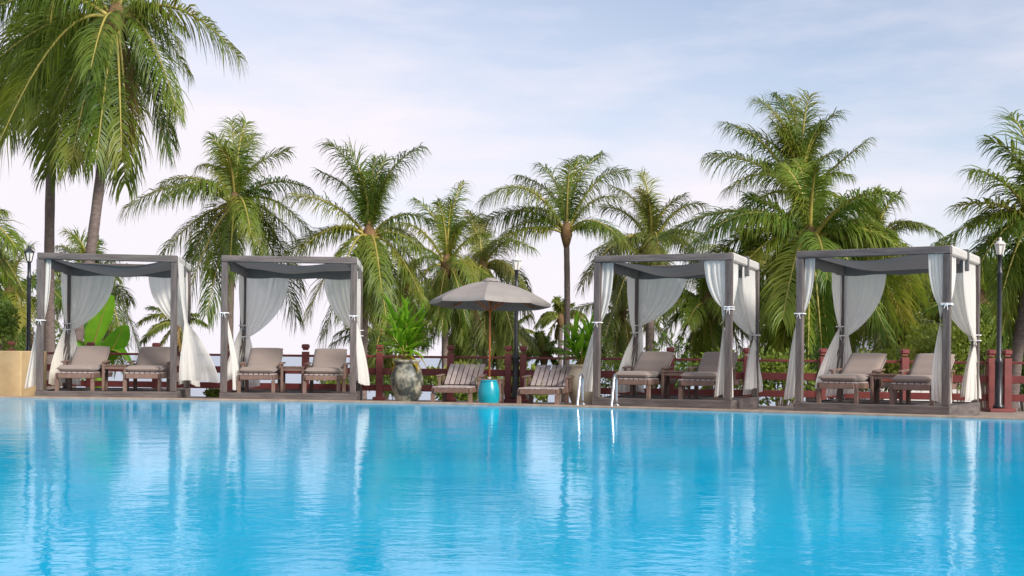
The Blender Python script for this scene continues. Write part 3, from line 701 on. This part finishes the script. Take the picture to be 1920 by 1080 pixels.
palm((218, 42), 30, (160, 470), -1.6, 'tall leaning palm at upper left, the largest crown, hanging over the left cabana',
     [(-15, 120, .25), (-25, 205, .30), (5, 330, .40), (62, 325, .36), (150, 325, .28, -.2), (203, 322, .16, -.25), (246, 315, .14, -.2), (318, 295, .30), (330, 215, .40), (350, 222, .42), (362, 145, .42), (360, 65, .4), (90, -70, .15), (205, -190, .05), (330, -100, .2), (130, -130, .1), (300, 260, .3, .4), (110, 300, .35, .4), (180, 330, .2, .6)],
     extra=4, seed=11, hang=2, trunk_r=.14, lw=.040, droop=1.0, nuts=5, nleaf=62, up_extra=0)
palm((112, -30), 33, (104, 475), -1.8, 'tall straight-trunked palm at far upper left, its crown cut by the frame',
     [(-70, 90, .3), (-40, 210, .35), (15, 265, .35), (70, 285, .25), (125, 270, .15, -.5), (170, 230, .3), (-110, -10, .3), (240, 120, .4), (60, -190, .1), (160, -170, .1)],
     extra=6, seed=12, hang=3, trunk_r=.14, lw=.040, droop=1.0, nleaf=70)
palm((440, 388), 42, (437, 640), -2.3, 'palm rising behind the second cabana from the left, with orange-yellow flower stalks',
     [(430, 216, .02), (458, 220, .02), (472, 240, .05), (366, 308, .50), (308, 345, .33), (246, 397, .32), (288, 474, .2), (358, 585, .22, -.3), (401, 600, .10, -.3), (538, 274, .02), (514, 362, .3), (594, 442, .35), (570, 470, .32), (558, 540, .33), (545, 600, .3), (510, 500, .28, -.4), (330, 510, .25)],
     extra=5, seed=13, nuts=7)
palm((692, 448), 40, (686, 690), -2.2, 'palm rising right of the second cabana, behind the mossy jar plant',
     [(620, 267, .08), (655, 280, .04), (702, 287, .0), (722, 290, .02), (792, 274, .02), (594, 315, .25), (538, 366, .25), (532, 472, .3), (580, 600, .35), (610, 640, .25), (650, 600, .2, -.4), (812, 410, .35), (826, 506, .35), (800, 570, .32), (735, 610, .18, -.5), (770, 600, .3)],
     extra=6, seed=14, hang=7, nuts=4)
palm((838, 500), 46, (838, 690), -2.5, 'slim palm with narrow upright fronds, left of the parasol',
     [(870, 328, .0), (848, 375, .0), (822, 378, .02), (771, 366, .2), (720, 424, .4), (920, 434, .3), (740, 600, .35), (831, 625, .1, -.4), (780, 640, .25), (870, 640, .2), (905, 400, .1)],
     extra=5, seed=15, hang=9, nuts=3)
palm((905, 505), 48, (905, 690), -2.6, 'bushy palm with hanging fronds directly behind the parasol',
     [(986, 545, .5), (960, 520, .4), (1000, 600, .45), (960, 655, .35), (930, 665, .2), (890, 685, .15), (850, 670, .25), (815, 600, .35), (870, 440, .1), (930, 448, .1), (800, 530, .35), (975, 680, .3)],
     extra=8, seed=16, hang=10, mleaf='frond_far', droop=1.1)
palm((1062, 440), 48, (1057, 700), -2.6, 'slender palm with a bare ringed trunk between the parasol and the ladder',
     [(899, 378, .5), (882, 424, .35), (937, 442, .35), (878, 492, .26), (968, 318, .18), (1068, 302, .0), (1092, 283, .02), (1176, 318, .38), (1135, 275, .05), (1167, 365, .35), (1171, 437, .3), (1197, 472, .35), (1010, 300, .08)],
     extra=2, seed=17, hang=0, nuts=0, trunk_r=.14, up_extra=0)
palm((1222, 462), 50, (1222, 690), -2.0, 'palm behind the cabana at the pool ladder, crown just above its roof',
     [(1150, 340, .2), (1204, 318, .02), (1282, 366, .35), (1320, 382, .35), (1128, 382, .3), (1084, 540, .45), (1100, 515, .4), (1146, 585, .35), (1180, 600, .2, -.3), (1240, 610, .2), (1275, 560, .35), (1300, 470, .4)],
     extra=8, seed=18, hang=8, mleaf='frond_far', trunk_r=.2, nuts=4)
palm((1325, 580), 36, (1330, 700), -.9, 'low palm with yellow flower stalks seen through the cabana at the ladder',
     [(1230, 650, .4), (1262, 690, .35), (1300, 700, .2), (1350, 700, .2), (1400, 690, .35), (1440, 640, .4), (1235, 545, .3), (1290, 470, .1), (1360, 470, .1), (1415, 520, .3), (1255, 600, .4)],
     extra=10, seed=19, hang=8, mleaf='frond_b', nuts=8, lw=.034)
palm((1500, 372), 40, (1500, 690), -1.2, 'tall wind-blown palm on the right, its upright tuft the highest on that side',
     [(1349, 232, .25), (1424, 176, .14), (1462, 156, .04), (1490, 160, .0), (1520, 172, .02), (1562, 212, .2), (1574, 280, .35), (1437, 300, .35), (1312, 298, .2), (1626, 262, .03), (1400, 230, .3), (1600, 330, .35), (1540, 240, .1, .3), (1450, 250, .2, -.3)],
     extra=5, seed=20, hang=4, mleaf='frond', droop=1.1, trunk_r=.16, up_extra=5)
palm((1518, 458), 34, (1520, 700), -.8, 'broad palm with arching fronds behind the nearest cabana',
     [(1240, 437, .32), (1290, 525, .35), (1330, 425, .35), (1380, 490, .4), (1428, 600, .4), (1425, 670, .35), (1455, 690, .25), (1495, 700, .15), (1560, 700, .15), (1605, 690, .3), (1660, 660, .35), (1695, 610, .4), (1745, 640, .42), (1640, 520, .35), (1735, 505, .35), (1760, 560, .4), (1690, 440, .3), (1345, 560, .4), (1598, 380, .1), (1560, 320, .08), (1650, 372, .25), (1400, 362, .2), (1470, 330, .1)],
     extra=8, seed=21, hang=10, mleaf='frond_b', nuts=8, trunk_r=.17, droop=.95, lw=.040, nleaf=72)
palm((1642, 462), 42, (1645, 690), -1.2, 'palm with drooping arches between the two rightmost tall palms',
     [(1712, 425, .5), (1757, 442, .45), (1742, 525, .4), (1640, 352, .02), (1590, 372, .1), (1682, 362, .2), (1600, 455, .4), (1700, 610, .4), (1660, 620, .2), (1610, 610, .3)],
     extra=7, seed=22, hang=8, mleaf='frond_far')
palm((1945, 428), 26, (1912, 700), -.5, 'palm at the right edge of the frame with broad stiff leaflets',
     [(1795, 325, .25), (1780, 388, .22), (1815, 418, .3), (1758, 452, .25), (1866, 250, .1), (1800, 505, .35), (1850, 570, .35), (1895, 630, .3), (1920, 195, .02), (1985, 220, .05), (2060, 300, .2), (2085, 420, .3), (1990, 600, .3), (2060, 550, .35), (1868, 650, .3), (1835, 480, .3)],
     extra=4, seed=23, droop=.7, lw=.040, nleaf=58, trunk_r=.13)
palm((-72, 440), 30, (-80, 690), -1.5, 'palm cut by the left frame edge, only frond tips in view',
     [(22, 397, .3), (18, 455, .3), (36, 525, .35), (48, 575, .35), (15, 610, .3), (-60, 300, .0), (-130, 330, .1), (-180, 430, .3), (-190, 520, .3), (-110, 600, .2), (-20, 620, .3)],
     extra=3, seed=24)
palm((172, 545), 45, (172, 690), -2.5, 'small palm behind the leftmost cabana, framed by its curtains',
     [(92, 455, .3), (130, 432, .05), (186, 448, .05), (216, 478, .3), (262, 690, .62), (245, 640, .5), (100, 570, .4), (150, 440, .05), (60, 520, .35), (40, 580, .4), (215, 690, .35)],
     extra=7, seed=25, mleaf='frond')
palm((335, 612), 62, (335, 720), -3.2, 'small far palm between the two left cabanas, low at the shore',
     [(262, 606, .4), (258, 642, .4), (276, 575, .25), (296, 655, .3), (372, 634, .3), (362, 662, .3), (340, 560, .02), (375, 590, .3)],
     extra=3, seed=26, hang=1, mleaf='frond_far', lw=.07)
palm((1052, 600), 72, (1052, 720), -3.6, 'far small palm just left of the cream jar plant',
     [(1003, 612, .45), (1014, 592, .4), (1020, 652, .3), (1040, 560, .05), (1076, 568, .2), (1098, 602, .4), (1090, 640, .3)],
     extra=3, seed=27, hang=1, mleaf='frond_far', lw=.08, trunk_r=.16)
palm((965, 628), 78, (965, 730), -3.8, 'far small palm behind the lamp post beside the parasol',
     [(1004, 624, .35), (992, 590, .2), (938, 604, .3), (1002, 645, .35), (950, 582, .05), (930, 640, .4)],
     extra=3, seed=28, hang=1, mleaf='frond_far', lw=.085, trunk_r=.16)
palm((1020, 668), 55, (1020, 730), -3.0, 'low young palm behind the fence over the right slatted lounger',
     [(972, 664, .3), (986, 640, .2), (1014, 622, .02), (1042, 638, .15), (1068, 660, .3), (1000, 690, .3), (1046, 690, .3)],
     extra=5, seed=29, hang=0, mleaf='frond_b', lw=.06, ext_len=1.3)
palm((1842, 575), 31, (1842, 720), -.7, 'yellow-green low palm behind the tall lamp post at the right',
     [(1778, 650, .4), (1790, 575, .35), (1815, 500, .1), (1862, 490, .05), (1905, 540, .35), (1912, 640, .4), (1870, 690, .25), (1815, 700, .25), (1770, 610, .4)],
     extra=8, seed=30, mleaf='frond_b', ext_len=1.5, trunk_r=.1)

for i, (cx, cy, Y, lb) in enumerate([
    (1405, 500, 54, 'far palm filling the gap between the two right cabanas'),
    (1590, 545, 50, 'far palm seen through the middle of the nearest cabana'),
    (1765, 545, 46, 'far palm just behind the right post of the nearest cabana'),
    (765, 555, 56, 'far palm with low crown above the mossy jar plant'),
    (1165, 590, 52, 'far palm with low crown seen past the left post of the cabana at the ladder'),
    (1890, 590, 36, 'low palm right of the tall lamp post at the right frame edge'),
    (715, 640, 44, 'low palm tuft behind the fence between the second cabana and the mossy jar'),
    (862, 610, 50, 'low palm tuft behind the fence left of the parasol pole'),
    (945, 625, 54, 'low palm tuft behind the fence right of the parasol pole'),
    (1465, 610, 42, 'low palm between the two right cabanas'),
    (1690, 620, 38, 'low palm behind the side table of the nearest cabana'),
    (20, 560, 40, 'low palm behind the dark shrub at the left frame edge')]):
    palm((cx, cy), Y, (cx+4, 700), -2.2 if cx < 1200 else -1.2, lb, [], mleaf=('frond_far', 'frond_b')[i % 2], extra=13, hang=9, up_extra=5, seed=60+i, ext_len=2.5 if cy < 600 else 1.9, droop=1.2, trunk_r=.14 if cy < 600 else .10)

# ------------------------------------------------------------------ shrubs
def shrub(x, y, Y, rx, rz, label, n=1800, ls=.10, m='bush', seed=0, zf=None, group='garden shrubs behind the fence'):
    r_ = np.random.default_rng(seed); c = px(x, y, Y); z0 = zf if zf is not None else c.z-rz*1.1
    g = empty('shrub', (c.x, c.y, z0), 0, label, 'shrub', group); cl = np.array([0, 0, c.z-z0])
    nc = 16; cen = r_.normal(0, 1, (nc, 3)); cen /= np.linalg.norm(cen, axis=1)[:, None]; cen *= r_.uniform(.3, .85, nc)[:, None]; cr = r_.uniform(.25, .45, nc)
    k = r_.integers(0, nc, n); dd = r_.normal(0, 1, (n, 3)); dd /= np.linalg.norm(dd, axis=1)[:, None]
    p = (cen[k] + dd*(cr[k]*r_.uniform(.6, 1.05, n))[:, None])*np.array([rx, rx*.8, rz]) + cl
    ax = dd + r_.normal(0, .5, (n, 3)) + np.array([0, 0, .25]); ax /= np.linalg.norm(ax, axis=1)[:, None]
    sd = np.cross(ax, r_.normal(0, 1, (n, 3))); sd /= np.linalg.norm(sd, axis=1)[:, None]
    l_ = (ls*r_.uniform(.6, 1.3, n))[:, None]; nn = np.cross(ax, sd)
    V = np.stack([p, p+ax*l_*.5-sd*l_*.27, p+ax*l_*.5+nn*l_*.06, p+ax*l_*.5+sd*l_*.27, p+ax*l_-nn*l_*.1], 1).reshape(-1, 3)
    F_ = []
    for i in range(n): q = 5*i; F_ += [[q, q+1, q+2], [q, q+2, q+3], [q+1, q+4, q+2], [q+2, q+4, q+3]]
    me = bpy.data.meshes.new('crown'); me.from_pydata(V.tolist(), [], F_); me.materials.append(M[m]); me.update(); link('crown', me, g)
    b = MB()
    for i in range(0, nc, 2):
        e = cen[i]*np.array([rx, rx*.8, rz])+cl; b.tube([(0, 0, -.1), tuple(e*.5+np.array([0, 0, .05])), tuple(e)], [.035, .022, .008], 6)
    b.build('stems', M['bark'], g, True)
def gz_(Y, x=0): return float(np.interp(Y, [18, 24, 27, 36, 54, 80], [-.9, -.9, -1.2, -2.0, -3.0, -4.4])) + .6*max(0, min(1, (x-1)/8))
shrub(-2, 605, 22.25, .42, .48, 'dense dark green shrub growing on the tan wall beside the lamp post', 1500, .10, 'bush', 1, .86)
shrub(-60, 590, 22.2, .6, .6, 'dark green shrub on the tan wall, cut by the left frame edge', 1600, .10, 'bush', 2, .86)
for i, (x, y, Y, rx, rz, lb, mm) in enumerate([
    (1240, 690, 30, 1.0, .75, 'dark low shrub behind the fence, left in the cabana at the ladder', 'bush'),
    (1385, 700, 29, 1.1, .65, 'light green shrub behind the fence, right in the cabana at the ladder', 'bush_y'),
    (1462, 705, 27, .8, .7, 'light green shrub behind the fence between the two right cabanas', 'bush_y'),
    (1560, 690, 30, 1.1, .8, 'dark green shrub behind the left lounger of the nearest cabana', 'bush'),
    (1672, 700, 28, 1.0, .6, 'light green shrub behind the side table of the nearest cabana', 'bush_y'),
    (1760, 650, 29, 1.0, 1.0, 'tall yellow-green shrub behind the right post of the nearest cabana', 'bush_y'),
    (1850, 660, 30, 1.0, 1.1, 'tall leafy shrub behind the lamp post at the right', 'bush_y'),
    (1925, 690, 27, .8, .7, 'dark green shrub behind the fence at the right frame edge', 'bush'),
    (1610, 560, 46, 2.4, 2.4, 'large dark tree-like shrub far behind the nearest cabana', 'bush'),
    (1400, 590, 48, 2.2, 2.0, 'large dark shrub far behind the cabana at the ladder', 'bush'),
    (1800, 590, 50, 2.2, 2.0, 'large dark shrub far behind the right lamp post', 'bush'),
    (880, 715, 44, 1.6, .6, 'olive shrub beyond the fence under the parasol', 'bush_y'),
    (760, 722, 42, 1.2, .5, 'olive shrub beyond the fence behind the mossy jar', 'bush'),
    (1150, 705, 45, 1.4, .7, 'olive shrub beyond the fence behind the cream jar', 'bush'),
    (640, 720, 40, 1.0, .45, 'low shrub beyond the fence right of the second cabana', 'bush_y'),
    (90, 680, 34, 1.4, 1.0, 'dark shrub beyond the fence behind the leftmost cabana', 'bush'),
    (402, 742, 24.2, .3, .12, 'small rounded green shrub at the deck edge between the two left cabanas', 'bush_y'),
    (985, 715, 32, .9, .55, 'light green shrub beyond the fence behind the lamp at the parasol', 'bush_y'),
    (870, 720, 30, .8, .5, 'yellow-green shrub beyond the fence behind the left slatted lounger', 'bush_y')]):
    w = px(x, y, Y); shrub(x, y, Y, rx, rz, lb, 2600 if rx > 1.5 else 1500, (.22 if rx > 1.5 else .13) if rx > .5 else .06, mm, 40+i, min(gz_(Y, w.x), w.z-rz*.6) if Y > 25 else 0.0)

# ------------------------------------------------------------------ banana plant
def banana_leaf(base, tip, w, seed, parent, wdir, bulge=.15):
    r_ = random.Random(seed); base, tip = Vector(base), Vector(tip); ch = tip-base; l = ch.length; ctrl = base+ch*.5+Vector((0, 0, bulge*l)); b = MB(); n = 18
    sd = Vector(wdir).normalized(); mid = []
    for j in range(n+1):
        t = j/n; p = base*(1-t)**2 + ctrl*2*t*(1-t) + tip*t*t; mid.append(p)
        prof = 0 if t < .15 else math.sin(math.pi*((t-.15)/.85)**.8)**.55*w/2
        rip = 1-.10*r_.random()
        no = ch.cross(sd).normalized()
        b.v += [tuple(p - sd*prof*rip + no*prof*.28), tuple(p - sd*prof*.5 + no*prof*.08), tuple(p), tuple(p + sd*prof*.5 + no*prof*.08), tuple(p + sd*prof*rip + no*prof*.28)]
    for j in range(n):
        for i in range(4): q = j*5+i; b.f.append([q, q+1, q+6, q+5])
    lf = b.build('leaf', M['banana'], parent, True)
    b = MB(); b.tube([tuple(p+Vector((0, -.006, 0))) for p in mid], [.022*(1-.85*i/n) for i in range(n+1)], 6); b.build('midrib', M['midrib'], lf, True)
bY = 26.0; b0 = px(185, 748, bY); bp = empty('banana_plant', (b0.x, b0.y, -1.1), 0, 'banana plant with broad bright green leaves behind the leftmost cabana', 'plant')
def loc(x, y, dY=0): return px(x, y, bY+dY) - Vector((b0.x, b0.y, -1.1))
b = MB(); b.tube([(0, 0, -.1), tuple(loc(185, 720)), tuple(loc(183, 670))], [.11, .09, .06], 12); b.build('stem', M['lance'], bp, True)
banana_leaf(loc(168, 672), loc(206, 552, -.3), .60, 1, bp, (.8, .3, .35), .05)
banana_leaf(loc(190, 700), loc(234, 608, -.5), .58, 2, bp, (1, .15, .1), .02)
banana_leaf(loc(185, 670), loc(250, 690, -.6), .40, 3, bp, (.1, 1, .2), .45)
banana_leaf(loc(178, 670), loc(135, 640, .2), .40, 4, bp, (.1, 1, .3), .4)
banana_leaf(loc(183, 672), loc(160, 590, .6), .40, 5, bp, (.9, -.3, .2), .05)

# ------------------------------------------------------------------ far house at the right
hY = 75; c0 = px(1735, 560, hY); hs = empty('house', (c0.x, hY, -3), 0, 'far pale house with balcony rails glimpsed past the right cabana', 'house')
b = MB(); b.box((0, 2.5, 4.2), (6, 5, 8.4), .03); b.build('wall', M['render'], hs)
rf = MB(); rf.v = [(-3.5, -.5, 8.4), (3.5, -.5, 8.4), (3.5, 5.5, 8.4), (-3.5, 5.5, 8.4), (-1.2, 2.5, 9.6), (1.2, 2.5, 9.6)]; rf.f = [[0, 1, 5, 4], [1, 2, 5], [2, 3, 4, 5], [3, 0, 4], [3, 2, 1, 0]]; rf.build('roof', M['rooftile'], hs)
for z in (3.2, 5.9):
    b = MB(); b.box((0, -.55, z), (6, 1.1, .18), .02); bal = b.build('balcony', M['rooftile'], hs)
    b = MB(); b.bar((-2.95, -1.05, z+1.0), (2.95, -1.05, z+1.0), .07, .07, .01)
    for i in range(25): b.bar((-2.9+i*.24, -1.05, z+.1), (-2.9+i*.24, -1.05, z+.965), .03, .03, 0, up=(0, 1, 0))
    b.build('railing', M['rail_blue'], bal)
    for x in (-1.6, 1.6):
        b = MB(); b.box((x, -.03, z+1.25), (1.7, .08, 2.1), .02); wn = b.build('window', M['render'], hs)
        for s in (-.4, .4): b = MB(); b.box((x+s, -.085, z+1.25), (.72, .02, 1.9), .005); b.build('pane', M['glassdark'], wn)
